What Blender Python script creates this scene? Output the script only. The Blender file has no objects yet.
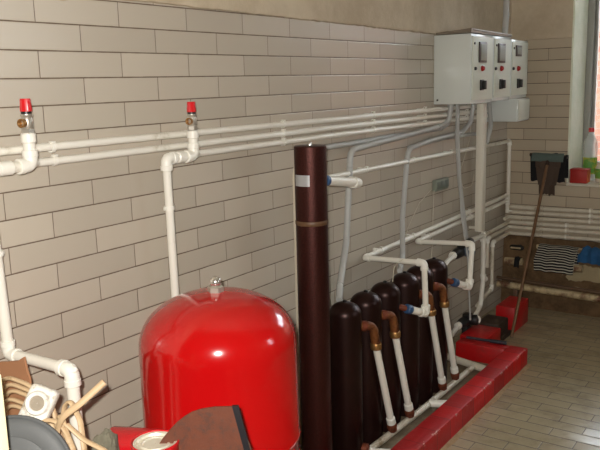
import bpy, bmesh, math, random
from mathutils import Vector, Matrix, noise
random.seed(7)
SC = bpy.context.scene
COL = SC.collection
PI = math.pi
V = Vector

# ------------------------------------------------------------------ materials
def lin(c):
    return tuple(((x/255)/12.92 if x/255 <= .04045 else ((x/255+.055)/1.055)**2.4) for x in c)

class NT:
    def __init__(s, name):
        s.m = bpy.data.materials.new(name); s.m.use_nodes = True
        s.t = s.m.node_tree; s.n = s.t.nodes; s.b = s.n['Principled BSDF']
    def link(s, a, b): s.t.links.new(a, b)
    def new(s, typ, **k):
        n = s.n.new(typ)
        for a, b in k.items(): setattr(n, a, b)
        return n
    def put(s, sock, v):
        if hasattr(v, 'links') or isinstance(v, bpy.types.NodeSocket): s.link(v, sock)
        else: sock.default_value = v
    def math(s, op, a, b=0.0, c=None, clamp=False):
        n = s.new('ShaderNodeMath', operation=op, use_clamp=clamp)
        s.put(n.inputs[0], a); s.put(n.inputs[1], b)
        if c is not None: s.put(n.inputs[2], c)
        return n.outputs[0]
    def mix(s, f, a, b):
        n = s.new('ShaderNodeMix', data_type='RGBA')
        s.put(n.inputs[0], f)
        s.put(n.inputs[6], (*a, 1) if isinstance(a, tuple) and len(a) == 3 else a)
        s.put(n.inputs[7], (*b, 1) if isinstance(b, tuple) and len(b) == 3 else b)
        return n.outputs[2]
    def coord(s): return s.new('ShaderNodeTexCoord').outputs['Object']
    def noise(s, scale, detail=4, rough=.6, vec=None):
        n = s.new('ShaderNodeTexNoise'); n.inputs['Scale'].default_value = scale
        n.inputs['Detail'].default_value = detail; n.inputs['Roughness'].default_value = rough
        s.link(vec or s.coord(), n.inputs['Vector']); return n.outputs['Fac']
    def ramp(s, f, lo, hi):
        n = s.new('ShaderNodeMapRange', interpolation_type='SMOOTHSTEP')
        s.put(n.inputs[0], f); n.inputs[1].default_value = lo; n.inputs[2].default_value = hi
        return n.outputs[0]
    def bump(s, h, strength=.3, dist=.01):
        n = s.new('ShaderNodeBump'); n.inputs['Strength'].default_value = strength
        n.inputs['Distance'].default_value = dist; s.link(h, n.inputs['Height'])
        s.link(n.outputs[0], s.b.inputs['Normal']); return n.outputs[0]
    def base(s, c): s.put(s.b.inputs['Base Color'], (*c, 1) if isinstance(c, tuple) and len(c) == 3 else c)
    def set(s, rough=None, metal=None, spec=None, coat=None):
        if rough is not None: s.put(s.b.inputs['Roughness'], rough)
        if metal is not None: s.put(s.b.inputs['Metallic'], metal)
        if spec is not None: s.put(s.b.inputs['Specular IOR Level'], spec)
        if coat is not None: s.b.inputs['Coat Weight'].default_value = coat; s.b.inputs['Coat Roughness'].default_value = .06

def mat(name, c, rough=.5, metal=0., var=.12, scale=18, dirt=None, dirt_amt=.5, bump=0., bscale=80, coat=0.):
    """plain painted / moulded surface with slight mottling and optional dirt patches"""
    t = NT(name); c = lin(c)
    f = t.noise(scale)
    a = tuple(x*(1-var) for x in c); b = tuple(min(1, x*(1+var)) for x in c)
    col = t.mix(f, a, b)
    if dirt:
        g = t.ramp(t.noise(scale*.7, 6, .7), .66-.3*dirt_amt, .80-.2*dirt_amt)
        col = t.mix(g, col, lin(dirt))
    t.base(col); t.set(rough, metal, coat=coat)
    if bump: t.bump(t.noise(bscale, 3), bump, .004)
    return t.m

def tile_mat(name, ua, va, u0, ul, v0, vl, col, joint, rough, jw=.0022, dirt=.0, tilt=.012, dirtcol=(90, 75, 55)):
    t = NT(name); s = t.new('ShaderNodeSeparateXYZ'); t.link(t.coord(), s.inputs[0])
    ax = dict(x=s.outputs[0], y=s.outputs[1], z=s.outputs[2])
    v = t.math('DIVIDE', t.math('SUBTRACT', ax[va], v0), vl)
    row = t.math('FLOOR', v); fv = t.math('SUBTRACT', v, row)
    par = t.math('FLOORED_MODULO', row, 2.0)
    u = t.math('ADD', t.math('DIVIDE', t.math('SUBTRACT', ax[ua], u0), ul), t.math('MULTIPLY', par, .5))
    cl = t.math('FLOOR', u); fu = t.math('SUBTRACT', u, cl)
    du = t.math('MULTIPLY', t.math('MINIMUM', fu, t.math('SUBTRACT', 1.0, fu)), ul*1.5)
    dv = t.math('MULTIPLY', t.math('MINIMUM', fv, t.math('SUBTRACT', 1.0, fv)), vl)
    d = t.math('MINIMUM', du, dv)
    wob = t.math('MULTIPLY', t.math('SUBTRACT', t.noise(23, 3), .5), .0014)
    d = t.math('ADD', d, wob)
    tile = t.ramp(d, jw*.45, jw*.95)
    cv = t.new('ShaderNodeCombineXYZ'); t.link(cl, cv.inputs[0]); t.link(row, cv.inputs[1])
    wn = t.new('ShaderNodeTexWhiteNoise', noise_dimensions='3D'); t.link(cv.outputs[0], wn.inputs['Vector'])
    c = lin(col)
    base = t.mix(wn.outputs['Value'], tuple(x*.93 for x in c), tuple(x*1.07 for x in c))
    base = t.mix(t.math('MULTIPLY', t.noise(2.5, 3), .25), base, tuple(x*.85 for x in c))
    spots = t.ramp(t.noise(48, 2, .5), .80, .84)
    base = t.mix(t.math('MULTIPLY', spots, .25), base, lin((130, 110, 85)))
    if dirt: base = t.mix(t.math('MULTIPLY', t.ramp(t.noise(7, 6, .7), .42, .72), dirt), base, lin(dirtcol))
    base = t.mix(tile, lin(joint), base)
    t.base(base)
    t.set(t.math('ADD', t.math('MULTIPLY', t.math('SUBTRACT', 1.0, tile), .5), rough+.05))
    bn = t.bump(t.ramp(d, 0, .004), .35, .003)
    a = t.new('ShaderNodeVectorMath', operation='SUBTRACT'); t.link(wn.outputs['Color'], a.inputs[0]); a.inputs[1].default_value = (.5, .5, .5)
    b = t.new('ShaderNodeVectorMath', operation='SCALE'); t.link(a.outputs[0], b.inputs[0]); b.inputs['Scale'].default_value = tilt*2
    e = t.new('ShaderNodeVectorMath', operation='ADD'); t.link(bn, e.inputs[0]); t.link(b.outputs[0], e.inputs[1])
    g = t.new('ShaderNodeVectorMath', operation='NORMALIZE'); t.link(e.outputs[0], g.inputs[0])
    t.link(g.outputs[0], t.b.inputs['Normal'])
    return t.m

def rough_mat(name, c1, c2, scale, bump, rough=.9, patch=None, pscale=6, p0=.55, p1=.62):
    t = NT(name); f = t.noise(scale, 8, .7)
    col = t.mix(t.ramp(f, .3, .7), lin(c1), lin(c2))
    if patch: col = t.mix(t.ramp(t.noise(pscale, 5, .6), p0, p1), col, lin(patch))
    t.base(col); t.set(rough, spec=.2); t.bump(t.noise(scale*3, 8, .7), bump, .012)
    return t.m

M = {}
M['tile_side'] = tile_mat('beige glazed wall tile', 'y', 'z', 0.0, .26, 1.53, .065, (188, 178, 162), (100, 84, 68), .22)
M['tile_back'] = tile_mat('beige glazed wall tile on end wall', 'x', 'z', .10, .26, 1.53, .065, (186, 172, 150), (74, 58, 44), .22)
M['tile_floor'] = tile_mat('beige floor tile', 'x', 'y', .772, .217, 1.617, .0685, (170, 156, 126), (80, 66, 48), .17, jw=.0032, dirt=.35, tilt=.022)
M['plaster'] = rough_mat('old beige plaster', (186, 170, 146), (208, 194, 170), 3.5, .3)
t = NT('rough brown plaster'); s_ = t.new('ShaderNodeSeparateXYZ'); t.link(t.coord(), s_.inputs[0])
cc = t.mix(t.ramp(t.noise(9, 8, .7), .3, .7), lin((86, 68, 48)), lin((126, 100, 72)))
bd = t.math('MULTIPLY', t.ramp(s_.outputs[0], .34, .46), t.math('MULTIPLY', t.ramp(s_.outputs[2], .19, .215), t.math('SUBTRACT', 1.0, t.ramp(s_.outputs[2], .265, .31))))
cc = t.mix(t.ramp(t.math('ADD', t.math('MULTIPLY', bd, .22), t.noise(5.5, 5, .6)), .61, .65), cc, lin((176, 160, 126)))
t.base(cc); t.set(.9, spec=.2); t.bump(t.noise(27, 8, .7), .9, .012); M['dado'] = t.m
M['ceil'] = rough_mat('whitewashed ceiling', (200, 192, 175), (215, 208, 192), 4, .2)
M['reveal'] = rough_mat('whitewashed reveal', (222, 228, 206), (240, 242, 224), 5, .3)
M['ppr'] = mat('white plastic pipe', (232, 228, 216), .35, var=.04, scale=9, dirt=(200, 192, 172), dirt_amt=.35)
M['ppr_fit'] = mat('white plastic fitting', (236, 233, 222), .32, var=.03, scale=14)
M['ppr_old'] = mat('grubby white pipe', (210, 202, 184), .45, var=.08, scale=14, dirt=(150, 130, 100), dirt_amt=.5)
M['brass'] = mat('brass', (168, 128, 78), .4, .8, var=.15, scale=40)
M['rustybrass'] = mat('rusty brown brass elbow', (128, 78, 40), .5, .45, var=.3, scale=45, dirt=(80, 36, 20), dirt_amt=.6, bump=.3)
M['rustfit'] = mat('rusty red brown fitting', (118, 58, 34), .6, .3, var=.3, scale=45, dirt=(60, 28, 18), dirt_amt=.5, bump=.3)
M['nickel'] = mat('nickel', (206, 200, 188), .36, .75, var=.1, scale=40)
M['chrome'] = mat('chrome', (225, 222, 215), .2, .85, var=.04, scale=20)
M['tinlid'] = mat('bright tin lid', (235, 230, 212), .4, .5, var=.08, scale=30)
M['redcap'] = mat('red plastic cap', (206, 28, 34), .3, var=.06, scale=30)
M['lamp'] = mat('dark red lamp lens', (150, 18, 22), .25, var=.05)
M['black'] = mat('black plastic', (24, 23, 22), .4, var=.2, scale=30)
M['blackrub'] = mat('black cast iron', (26, 26, 26), .45, var=.25, scale=30, bump=.1)
M['tankred'] = mat('glossy red enamel', (186, 12, 14), .16, var=.03, scale=5, dirt=(186, 26, 24), dirt_amt=.4, coat=.5)
M['blue'] = mat('blue union', (48, 80, 118), .4, var=.12, scale=30)
t = NT('hammered copper brown paint')
t.base(t.mix(t.noise(160, 2), lin((50, 24, 20)), lin((78, 38, 32)))); t.set(.40, .72); t.bump(t.noise(240, 2), .5, .002); M['boiler'] = t.m
t = NT('dark bronze brown paint')
t.base(t.mix(t.noise(30, 3), lin((36, 18, 15)), lin((50, 26, 22)))); t.set(.36, .62); t.bump(t.noise(300, 2), .12, .002); M['boiler_smooth'] = t.m
M['silverlabel'] = mat('silver foil label', (188, 190, 192), .35, .5, var=.1, scale=60)
M['tan'] = mat('tan tape band', (96, 68, 44), .5, var=.15, scale=40)
t = NT('worn red floor paint')
cc = t.mix(t.noise(7, 5), lin((160, 12, 16)), lin((196, 16, 20)))
cc = t.mix(t.math('MULTIPLY', t.ramp(t.noise(13, 6, .7), .5, .7), .5), cc, lin((120, 44, 38)))
cc = t.mix(t.ramp(t.noise(48, 5, .75), .70, .76), cc, lin((196, 150, 138)))
t.base(cc); t.set(.42); t.bump(t.noise(30, 5), .3, .006); M['redpaint'] = t.m
M['cab'] = mat('light grey enamel', (210, 215, 210), .14, var=.03, scale=6)
M['cabdoor'] = mat('light grey enamel door', (206, 210, 196), .5, var=.03, scale=6)
M['screen'] = mat('grey display window', (140, 144, 132), .55, var=.15, scale=60)
M['frame'] = mat('dark bezel', (52, 44, 40), .4, var=.1)
M['conduit'] = mat('grey corrugated conduit', (178, 178, 174), .5, var=.08, scale=25)
M['tray'] = mat('grey brown metal tray', (124, 114, 100), .5, .2, var=.15, scale=12)
M['trunk'] = mat('off white trunking', (226, 220, 204), .4, var=.06, scale=9)
M['wire'] = mat('white wire', (200, 190, 168), .5, var=.05)
M['beigecable'] = mat('beige flat cable', (202, 174, 136), .5, var=.1, scale=30, dirt=(150, 120, 84), dirt_amt=.45)
M['socketwhite'] = mat('white porcelain socket', (230, 226, 216), .4, var=.08, scale=60, dirt=(168, 154, 132), dirt_amt=.55, bump=.3, bscale=140)
M['socketdark'] = mat('grimy socket recess', (150, 138, 120), .6, var=.25, scale=80)
M['greylid'] = mat('dark grey plastic', (92, 94, 94), .6, var=.1, scale=12, dirt=(108, 110, 110), dirt_amt=.35, bump=.05)
M['rustplate'] = mat('rusty brown steel', (92, 42, 16), .7, .0, var=.3, scale=28, dirt=(62, 34, 20), dirt_amt=.6, bump=.2)
M['darkedge'] = mat('dark steel edge', (32, 30, 34), .4, .5, var=.2)
M['carton'] = mat('brown cardboard', (164, 116, 82), .85, var=.08, scale=20)
M['rag'] = mat('mossy grey rag', (108, 104, 88), .95, var=.35, scale=60, bump=.8, bscale=120)
M['canred'] = mat('red tin paint', (190, 22, 30), .25, var=.06, scale=10)
M['paintwood'] = mat('cream painted board', (240, 228, 190), .4, var=.05, scale=12)
M['wood'] = mat('raw bench wood', (150, 116, 78), .7, var=.2, scale=14)
M['pole'] = mat('worn wooden pole', (112, 82, 54), .6, var=.2, scale=16)
M['blackcloth'] = mat('black cloth', (22, 22, 24), .95, var=.3, scale=30, bump=.5, bscale=60)
M['greycloth'] = mat('brown grey cloth', (76, 62, 52), .95, var=.2, scale=18, bump=.5, bscale=60)
M['teal'] = mat('grey green hem', (84, 98, 92), .9, var=.15, scale=30)
M['bluecloth'] = mat('blue rag cloth', (32, 82, 126), .95, var=.25, scale=20, bump=.6, bscale=50)
t = NT('black cloth with white stripes'); uv = t.new('ShaderNodeTexCoord').outputs['UV']; s = t.new('ShaderNodeSeparateXYZ'); t.link(uv, s.inputs[0])
fr = t.math('FRACT', t.math('MULTIPLY', s.outputs[1], 15.0))
t.base(t.mix(t.math('LESS_THAN', fr, .30), lin((26, 26, 28)), lin((196, 192, 176)))); t.set(.95); M['stripe'] = t.m
M['oldpipe'] = mat('old cream painted iron pipe', (196, 178, 140), .55, var=.12, scale=10, dirt=(96, 56, 34), dirt_amt=.75, bump=.3, bscale=40)
M['brownpipe'] = mat('brown iron pipe', (104, 82, 64), .4, .2, var=.2, scale=14)
M['darkwood'] = mat('dark brown board', (54, 38, 26), .7, var=.25, scale=20)
M['slate'] = mat('dark slate bar', (58, 62, 72), .4, .4, var=.15, scale=25)
M['redbox'] = mat('red carton', (164, 34, 26), .55, var=.08, scale=14)
M['orangebox'] = mat('orange carton side', (196, 96, 50), .6, var=.1, scale=14)
M['label'] = mat('green and yellow label', (92, 150, 62), .5, var=.2, scale=20, dirt=(214, 190, 60), dirt_amt=.75)
M['framegrey'] = mat('grey window frame', (150, 150, 144), .45, var=.08, scale=12)
M['framebrown'] = mat('brown window sash', (92, 62, 50), .5, var=.1, scale=12)
M['sill'] = mat('white sill', (214, 208, 192), .5, var=.08, scale=12)
M['motor'] = mat('grey pump motor', (112, 122, 134), .4, .3, var=.1, scale=30)
M['boxface'] = mat('dull green grey cover', (110, 118, 110), .5, var=.15, scale=30)
M['boxgrey'] = mat('grey green junction box', (128, 134, 120), .5, var=.1, scale=30)
M['paper'] = mat('pale ground', (150, 150, 140), .9, var=.1, scale=4)
t = NT('outdoor brick'); br = t.new('ShaderNodeTexBrick'); t.link(t.coord(), br.inputs['Vector'])
mp = t.new('ShaderNodeMapping'); mp.inputs['Rotation'].default_value = (PI/2, 0, 0); t.link(t.coord(), mp.inputs['Vector']); t.link(mp.outputs[0], br.inputs['Vector'])
br.inputs['Color1'].default_value = (*lin((134, 86, 66)), 1); br.inputs['Color2'].default_value = (*lin((112, 68, 54)), 1)
br.inputs['Mortar'].default_value = (*lin((112, 96, 84)), 1); br.inputs['Scale'].default_value = 4.0; t.link(br.outputs['Color'], t.b.inputs['Base Color']); t.set(.85); M['brick'] = t.m
def glass(name, c, rough=.02):
    t = NT(name); t.base(lin(c)); t.set(rough); t.b.inputs['Transmission Weight'].default_value = 1.0; t.b.inputs['IOR'].default_value = 1.45; return t.m

t = NT('window glass'); t.n.remove(t.b); a_ = t.new('ShaderNodeBsdfTransparent'); b_ = t.new('ShaderNodeBsdfGlossy'); b_.inputs['Roughness'].default_value = .02
f_ = t.new('ShaderNodeFresnel'); f_.inputs[0].default_value = 1.5; m_ = t.new('ShaderNodeMixShader'); t.link(f_.outputs[0], m_.inputs[0]); t.link(a_.outputs[0], m_.inputs[1]); t.link(b_.outputs[0], m_.inputs[2])
t.link(m_.outputs[0], t.n['Material Output'].inputs['Surface']); M['glass'] = t.m


t = NT('worn red kerb tiles'); s_ = t.new('ShaderNodeSeparateXYZ'); t.link(t.coord(), s_.inputs[0])
cv = t.math('DIVIDE', s_.outputs[1], .118); cl = t.math('FLOOR', cv); fy = t.math('SUBTRACT', cv, cl)
wn = t.new('ShaderNodeTexWhiteNoise', noise_dimensions='1D'); t.link(cl, wn.inputs['W'])
cc = t.mix(wn.outputs['Value'], lin((162, 12, 15)), lin((204, 12, 16)))
cc = t.mix(t.math('MULTIPLY', t.ramp(t.noise(11, 6, .7), .45, .7), .35), cc, lin((150, 50, 44)))
jt = t.ramp(t.math('MINIMUM', fy, t.math('SUBTRACT', 1.0, fy)), .008, .022)
cc = t.mix(jt, lin((110, 22, 22)), cc)
ed = t.math('MULTIPLY', t.ramp(s_.outputs[0], .026, .040), t.ramp(s_.outputs[2], .070, .084))
wr = t.math('ADD', t.math('MULTIPLY', ed, .16), t.noise(42, 5, .75))
cc = t.mix(t.ramp(wr, .70, .76), cc, lin((206, 160, 146)))
t.base(cc); t.set(.5, spec=.3); t.bump(t.noise(30, 5), .3, .006); M['redkerb'] = t.m
M['screed'] = rough_mat('grey brown floor screed', (104, 92, 74), (136, 122, 100), 8, .5)
M['cement'] = rough_mat('tan cement', (150, 124, 92), (176, 150, 116), 14, .5)
t = NT('clear bottle plastic'); t.base(lin((226, 232, 230))); t.set(.12); t.b.inputs['Alpha'].default_value = .42; M['pet'] = t.m

# ------------------------------------------------------------------ geometry helpers (world coordinates)
def box(bm, x0, x1, y0, y1, z0, z1, bev=0.0, seg=2):
    r = bmesh.ops.create_cube(bm, size=1.0)
    vs = r['verts']
    for v in vs:
        v.co = V(((x0+x1)/2+v.co.x*(x1-x0), (y0+y1)/2+v.co.y*(y1-y0), (z0+z1)/2+v.co.z*(z1-z0)))
    if bev:
        es = {e for v in vs for e in v.link_edges}
        bmesh.ops.bevel(bm, geom=list(es), offset=bev, segments=seg, profile=.5, affect='EDGES')
    return bm

def frame_of(d):
    d = d.normalized(); a = V((0, 0, 1)) if abs(d.z) < .95 else V((1, 0, 0))
    u = a.cross(d).normalized(); return u, d.cross(u)

def lathe(bm, prof, org=(0, 0, 0), axis=(0, 0, 1), n=32, caps=True):
    org = V(org); d = V(axis).normalized(); u, w = frame_of(d); rings = []
    for r, h in prof:
        rings.append([bm.verts.new(org+d*h+(u*math.cos(2*PI*k/n)+w*math.sin(2*PI*k/n))*max(r, 1e-5)) for k in range(n)])
    for a, b in zip(rings, rings[1:]):
        for k in range(n): bm.faces.new((a[k], a[(k+1) % n], b[(k+1) % n], b[k]))
    if caps:
        bm.faces.new(list(reversed(rings[0]))); bm.faces.new(rings[-1])
    return bm

def cyl(bm, p0, p1, r0, r1=None, n=20, bev=0.0):
    p0, p1 = V(p0), V(p1); L = (p1-p0).length; r1 = r0 if r1 is None else r1
    pr = [(r0, 0), (r1, L)] if not bev else [(r0-bev, 0), (r0, bev), (r1, L-bev), (r1-bev, L)]
    return lathe(bm, pr, p0, p1-p0, n)

def fillet(pts, rad, seg=6):
    pts = [V(p) for p in pts]
    if len(pts) < 3 or rad <= 0: return pts
    out = [pts[0]]
    for a, b, c in zip(pts, pts[1:], pts[2:]):
        u, w = (a-b), (c-b); lu, lw = u.length, w.length; u.normalize(); w.normalize()
        ang = u.angle(w)
        if ang > PI-.02: out.append(b); continue
        t = min(rad/math.tan(ang/2), lu*.49, lw*.49)
        for k in range(seg+1):
            s = k/seg; p, q = b+u*t, b+w*t
            out.append(p*(1-s)**2+b*2*s*(1-s)+q*s*s)
    out.append(pts[-1]); return out

def sweep(bm, pts, r, n=14, rad=0.0, sx=1.0, sy=1.0, seg=6, ridged=0.0):
    P = fillet(pts, rad, seg)
    if ridged:                                   # corrugated conduit: resample finely, radius alternates
        Q = [P[0]]; step = .006
        for a, b in zip(P, P[1:]):
            k = max(1, int((b-a).length/step))
            Q += [a.lerp(b, (i+1)/k) for i in range(k)]
        P = Q
    R = r if callable(r) else (lambda i: r*(1+ridged*(1 if i % 2 else -1)))
    rings = []; u = None
    for i, p in enumerate(P):
        d = (P[min(i+1, len(P)-1)]-P[max(i-1, 0)])
        if d.length < 1e-9: continue
        d.normalize()
        if u is None: u, w = frame_of(d)
        else:
            u = (u-d*u.dot(d)).normalized(); w = d.cross(u)
        rr = R(i)
        rings.append([bm.verts.new(p+u*rr*sx*math.cos(2*PI*k/n)+w*rr*sy*math.sin(2*PI*k/n)) for k in range(n)])
    for a, b in zip(rings, rings[1:]):
        for k in range(n): bm.faces.new((a[k], a[(k+1) % n], b[(k+1) % n], b[k]))
    bm.faces.new(list(reversed(rings[0]))); bm.faces.new(rings[-1])
    return bm

def elbow(bm, a, b, c, r, arm=None):
    """moulded elbow at b between directions to a and c, collars at both ends"""
    a, b, c = V(a), V(b), V(c); arm = arm or r*2.3
    p = b+(a-b).normalized()*arm; q = b+(c-b).normalized()*arm
    sweep(bm, [p, b, q], r*1.15, 16, arm*.75)
    for e, f in ((p, a), (q, c)):
        d = (f-e).normalized() if (f-e).length > 1e-6 else (e-b).normalized()
        cyl(bm, e-d*r*.9, e+d*r*.15, r*1.27, n=18, bev=r*.10)
    return bm

def clip(bm, x, y, z, r, wall='x'):
    """pipe clip plugged to the wall: foot, saddle ring and two little ears"""
    if wall == 'v':
        lathe(bm, [(r*1.02, -.006), (r*1.28, -.006), (r*1.28, .006), (r*1.02, .006)], (x, y, z), (0, 0, 1), 18, False)
        box(bm, x-.004, x+.004, y-r*1.7, y-r*1.15, z-.005, z+.005, .001); box(bm, x-.004, x+.004, y+r*1.15, y+r*1.5, z-.005, z+.005, .001)
    elif wall == 'x':
        box(bm, -.001, x-r*.6, y-.008, y+.008, z-r*.8, z+r*.8, .001)
        lathe(bm, [(r*1.02, -.005), (r*1.20, -.005), (r*1.20, .005), (r*1.02, .005)], (x, y, z), (0, 1, 0), 18, False)
        box(bm, x-r*.2, x+r*1.1, y-.006, y+.006, z+r*1.1, z+r*1.6, .001)
    else:
        box(bm, x-.008, x+.008, y+r*.6, wall, z-r*.8, z+r*.8, .001)
        lathe(bm, [(r*1.02, -.005), (r*1.20, -.005), (r*1.20, .005), (r*1.02, .005)], (x, y, z), (1, 0, 0), 18, False)
        box(bm, x-.006, x+.006, y-r*1.2, y+r*.2, z+r*1.1, z+r*1.45, .001)
    return bm

def link(name, bm, m, org=(0, 0, 0), parent=None, smooth=40):
    me = bpy.data.meshes.new(name); org = V(org)
    bmesh.ops.recalc_face_normals(bm, faces=bm.faces)
    for v in bm.verts: v.co -= org
    bm.to_mesh(me); bm.free()
    for p in me.polygons: p.use_smooth = True
    me.set_sharp_from_angle(angle=math.radians(smooth))
    for k in (m if isinstance(m, (list, tuple)) else [m]): me.materials.append(M[k])
    o = bpy.data.objects.new(name, me); COL.objects.link(o)
    if parent: o.parent = parent
    else: o.location = org
    return o

def tag(o, label, cat, group=None):
    o['label'] = label; o['category'] = cat
    if group: o['group'] = group
    return o

class Thing:
    def __init__(s, name, label, cat, loc, group=None):
        s.o = bpy.data.objects.new(name, None); COL.objects.link(s.o); s.loc = V(loc); s.o.location = s.loc
        s.o.empty_display_size = .05; tag(s.o, label, cat, group)
    def part(s, name, bm, m, parent=None, label=None, smooth=40):
        o = link(name, bm, m, s.loc, parent or s.o, smooth)
        if label: o['label'] = label
        return o

def solo(name, bm, m, label, cat, org, group=None, smooth=40):
    return tag(link(name, bm, m, org, None, smooth), label, cat, group)

def struct(name, bm, m, parent=None):
    o = link(name, bm, m, (0, 0, 0), parent)
    if not parent: o['kind'] = 'structure'
    return o

def copy_tree(root, loc, label, group=None):
    r = root.copy(); COL.objects.link(r); r.location = loc; r['label'] = label
    if group: r['group'] = group
    for ch in list(root.children):
        c = ch.copy(); COL.objects.link(c); c.parent = r
        for g in list(ch.children):
            d = g.copy(); COL.objects.link(d); d.parent = c
    return r

B = bmesh.new
YB = 3.27       # end wall

# ------------------------------------------------------------------ setting
RX, FY, CZ = 3.3, -2.6, 2.65
struct('floor', box(B(), -.12, RX+.12, FY-.12, YB+.33, -.1, 0), 'tile_floor')
struct('wall_left', box(B(), -.12, 0, FY-.12, YB+.33, 0, CZ), 'tile_side')
Y2, Y3, Z2, Z3 = 1.75, 2.35, 1.30, 2.1
bm = B()
box(bm, RX, RX+.12, FY-.12, Y2, 0, CZ); box(bm, RX, RX+.12, Y3, YB+.33, 0, CZ); box(bm, RX, RX+.12, Y2, Y3, 0, Z2); box(bm, RX, RX+.12, Y2, Y3, Z3, CZ)
struct('wall_right', bm, 'plaster')
w2 = bpy.data.objects.new('window_2', None); COL.objects.link(w2); w2['kind'] = 'structure'; w2.location = (RX+.06, Y2, Z2)
bm = B()
for a, b, c, d in ((Y2, Y2+.06, Z2, Z3), (Y3-.06, Y3, Z2, Z3), (Y2+.06, Y3-.06, Z2, Z2+.06), (Y2+.06, Y3-.06, Z3-.06, Z3), ((Y2+Y3)/2-.015, (Y2+Y3)/2+.015, Z2+.06, Z3-.06)): box(bm, RX+.04, RX+.10, a, b, c, d, .004)
link('window_frame', bm, 'framegrey', (RX+.06, Y2, Z2), w2)
link('window_pane', box(B(), RX+.068, RX+.072, Y2+.06, Y3-.06, Z2+.06, Z3-.06), 'glass', (RX+.06, Y2, Z2), w2)
struct('wall_front', box(B(), 0, RX, FY-.12, FY, 0, CZ), 'plaster')
struct('ceiling', box(B(), -.12, RX+.12, FY-.12, YB+.33, CZ, CZ+.1), 'ceil')
WX0, WX1, WZ0, WZ1 = .36, 1.62, .755, 2.25
bm = B()
box(bm, 0, WX0, YB, YB+.33, 0, CZ); box(bm, WX1, RX, YB, YB+.33, 0, CZ)
box(bm, WX0, WX1, YB, YB+.33, 0, WZ0); box(bm, WX0, WX1, YB, YB+.33, WZ1, CZ)
struct('wall_back', bm, 'tile_back')

def ragged(axis, a0, a1, zlow, thick, amp, step=.02):
    bm = B(); n = int((a1-a0)/step); rows = []
    for i in range(n+1):
        a = a0+(a1-a0)*i/n
        z = zlow(a)+amp*(noise.noise(V((a*19, 3.1, 0)))+.6*noise.noise(V((a*61, 1.7, 0))))
        pr = ((0.0, z), (thick*.7, z+.002), (thick, z+.010), (thick, CZ), (0.0, CZ))
        rows.append([bm.verts.new((t_, a, zz) if axis == 'y' else (a, YB-t_, zz)) for t_, zz in pr])
    for p, q in zip(rows, rows[1:]):
        for k in range(5): bm.faces.new((p[k], p[(k+1) % 5], q[(k+1) % 5], q[k]))
    bm.faces.new(rows[0]); bm.faces.new(list(reversed(rows[-1])))
    return bm
zl = lambda y: 1.574+min(1, max(0, (y+.1)/.35))*.026-max(0, y-.4)*.009
struct('trim_1', ragged('y', FY, YB, zl, .014, .0045), 'plaster')                      # plaster above the tiles
struct('trim_2', ragged('x', .012, WX0, lambda x: 1.582, .012, .003), 'plaster')
struct('trim_3', box(B(), WX1, RX, YB-.012, YB, 1.582, CZ), 'plaster')
bm = B()                                                                                # rough lower plaster of the end wall
nx, nz = 60, 14
grid = [[bm.verts.new((.0+RX*i/nx, YB-.012-.012*abs(noise.noise(V((i*.35, k*.4, 2))))-(.03*(1-k/nz)), .43*k/nz+(.012*noise.noise(V((i*.5, 0, 5))) if k == nz else 0))) for k in range(nz+1)] for i in range(nx+1)]
for i in range(nx):
    for k in range(nz): bm.faces.new((grid[i][k], grid[i+1][k], grid[i+1][k+1], grid[i][k+1]))
for i in range(nx+1): grid[i].append(bm.verts.new((grid[i][nz].co.x, YB+.002, grid[i][nz].co.z)))
for i in range(nx): bm.faces.new((grid[i][nz], grid[i+1][nz], grid[i+1][nz+1], grid[i][nz+1]))
struct('trim_4', bm, 'dado')
# whitewashed reveal lining, sill, sash
bm = B()
box(bm, WX0-.001, WX0+.010, YB-.004, YB+.30, WZ0+.012, WZ1); box(bm, WX1-.01, WX1+.001, YB-.004, YB+.30, WZ0+.012, WZ1); box(bm, WX0, WX1, YB-.004, YB+.3, WZ1-.01, WZ1+.001)
struct('trim_5', bm, 'reveal')
w = bpy.data.objects.new('window_1', None); COL.objects.link(w); w['kind'] = 'structure'; w.location = (WX0, YB+.3, WZ0)
def wpart(name, bm, m, par=w):
    o = link(name, bm, m, (WX0, YB+.3, WZ0), par); return o
wpart('window_sill', box(B(), WX0-.0, WX1, YB-.02, YB+.29, WZ0-.004, WZ0+.010, .004), 'sill')
bm = B()
for x0, x1, z0, z1 in ((WX0+.01, WX0+.05, WZ0, WZ1), (WX1-.05, WX1-.01, WZ0, WZ1), (WX0+.05, WX1-.05, WZ0+.008, WZ0+.05), (WX0+.05, WX1-.05, WZ1-.05, WZ1), (.98, 1.03, WZ0+.05, WZ1-.05)):
    box(bm, x0, x1, YB+.27, YB+.33, z0, z1, .004)
fr = wpart('window_frame', bm, 'framegrey')
bm = B()
for x0, x1 in ((WX0+.052, .978), (1.032, WX1-.052)):
    for a, b, c, d in ((x0, x0+.014, WZ0+.05, WZ1-.05), (x1-.03, x1, WZ0+.05, WZ1-.05), (x0+.03, x1-.03, WZ0+.05, WZ0+.085), (x0+.03, x1-.03, WZ1-.085, WZ1-.05)):
        box(bm, a, b, YB+.285, YB+.325, c, d, .003)
wpart('window_sash', bm, 'framegrey')
for x0, x1 in ((WX0+.07, .96), (1.05, WX1-.07)):
    wpart('window_pane', box(B(), x0, x1, YB+.303, YB+.307, WZ0+.07, WZ1-.07), 'glass')
# outside
bm = box(B(), -2.5, 6, 6.2, 6.4, -.3, 2.3)
solo('brick_wall', bm, 'brick', 'sunlit pale orange brick wall outside beyond the window', 'wall', (1.75, 6.3, -.3))
g = struct('ground', box(B(), -4, 8, YB+.34, 12, -.4, -.3), 'paper')

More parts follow.
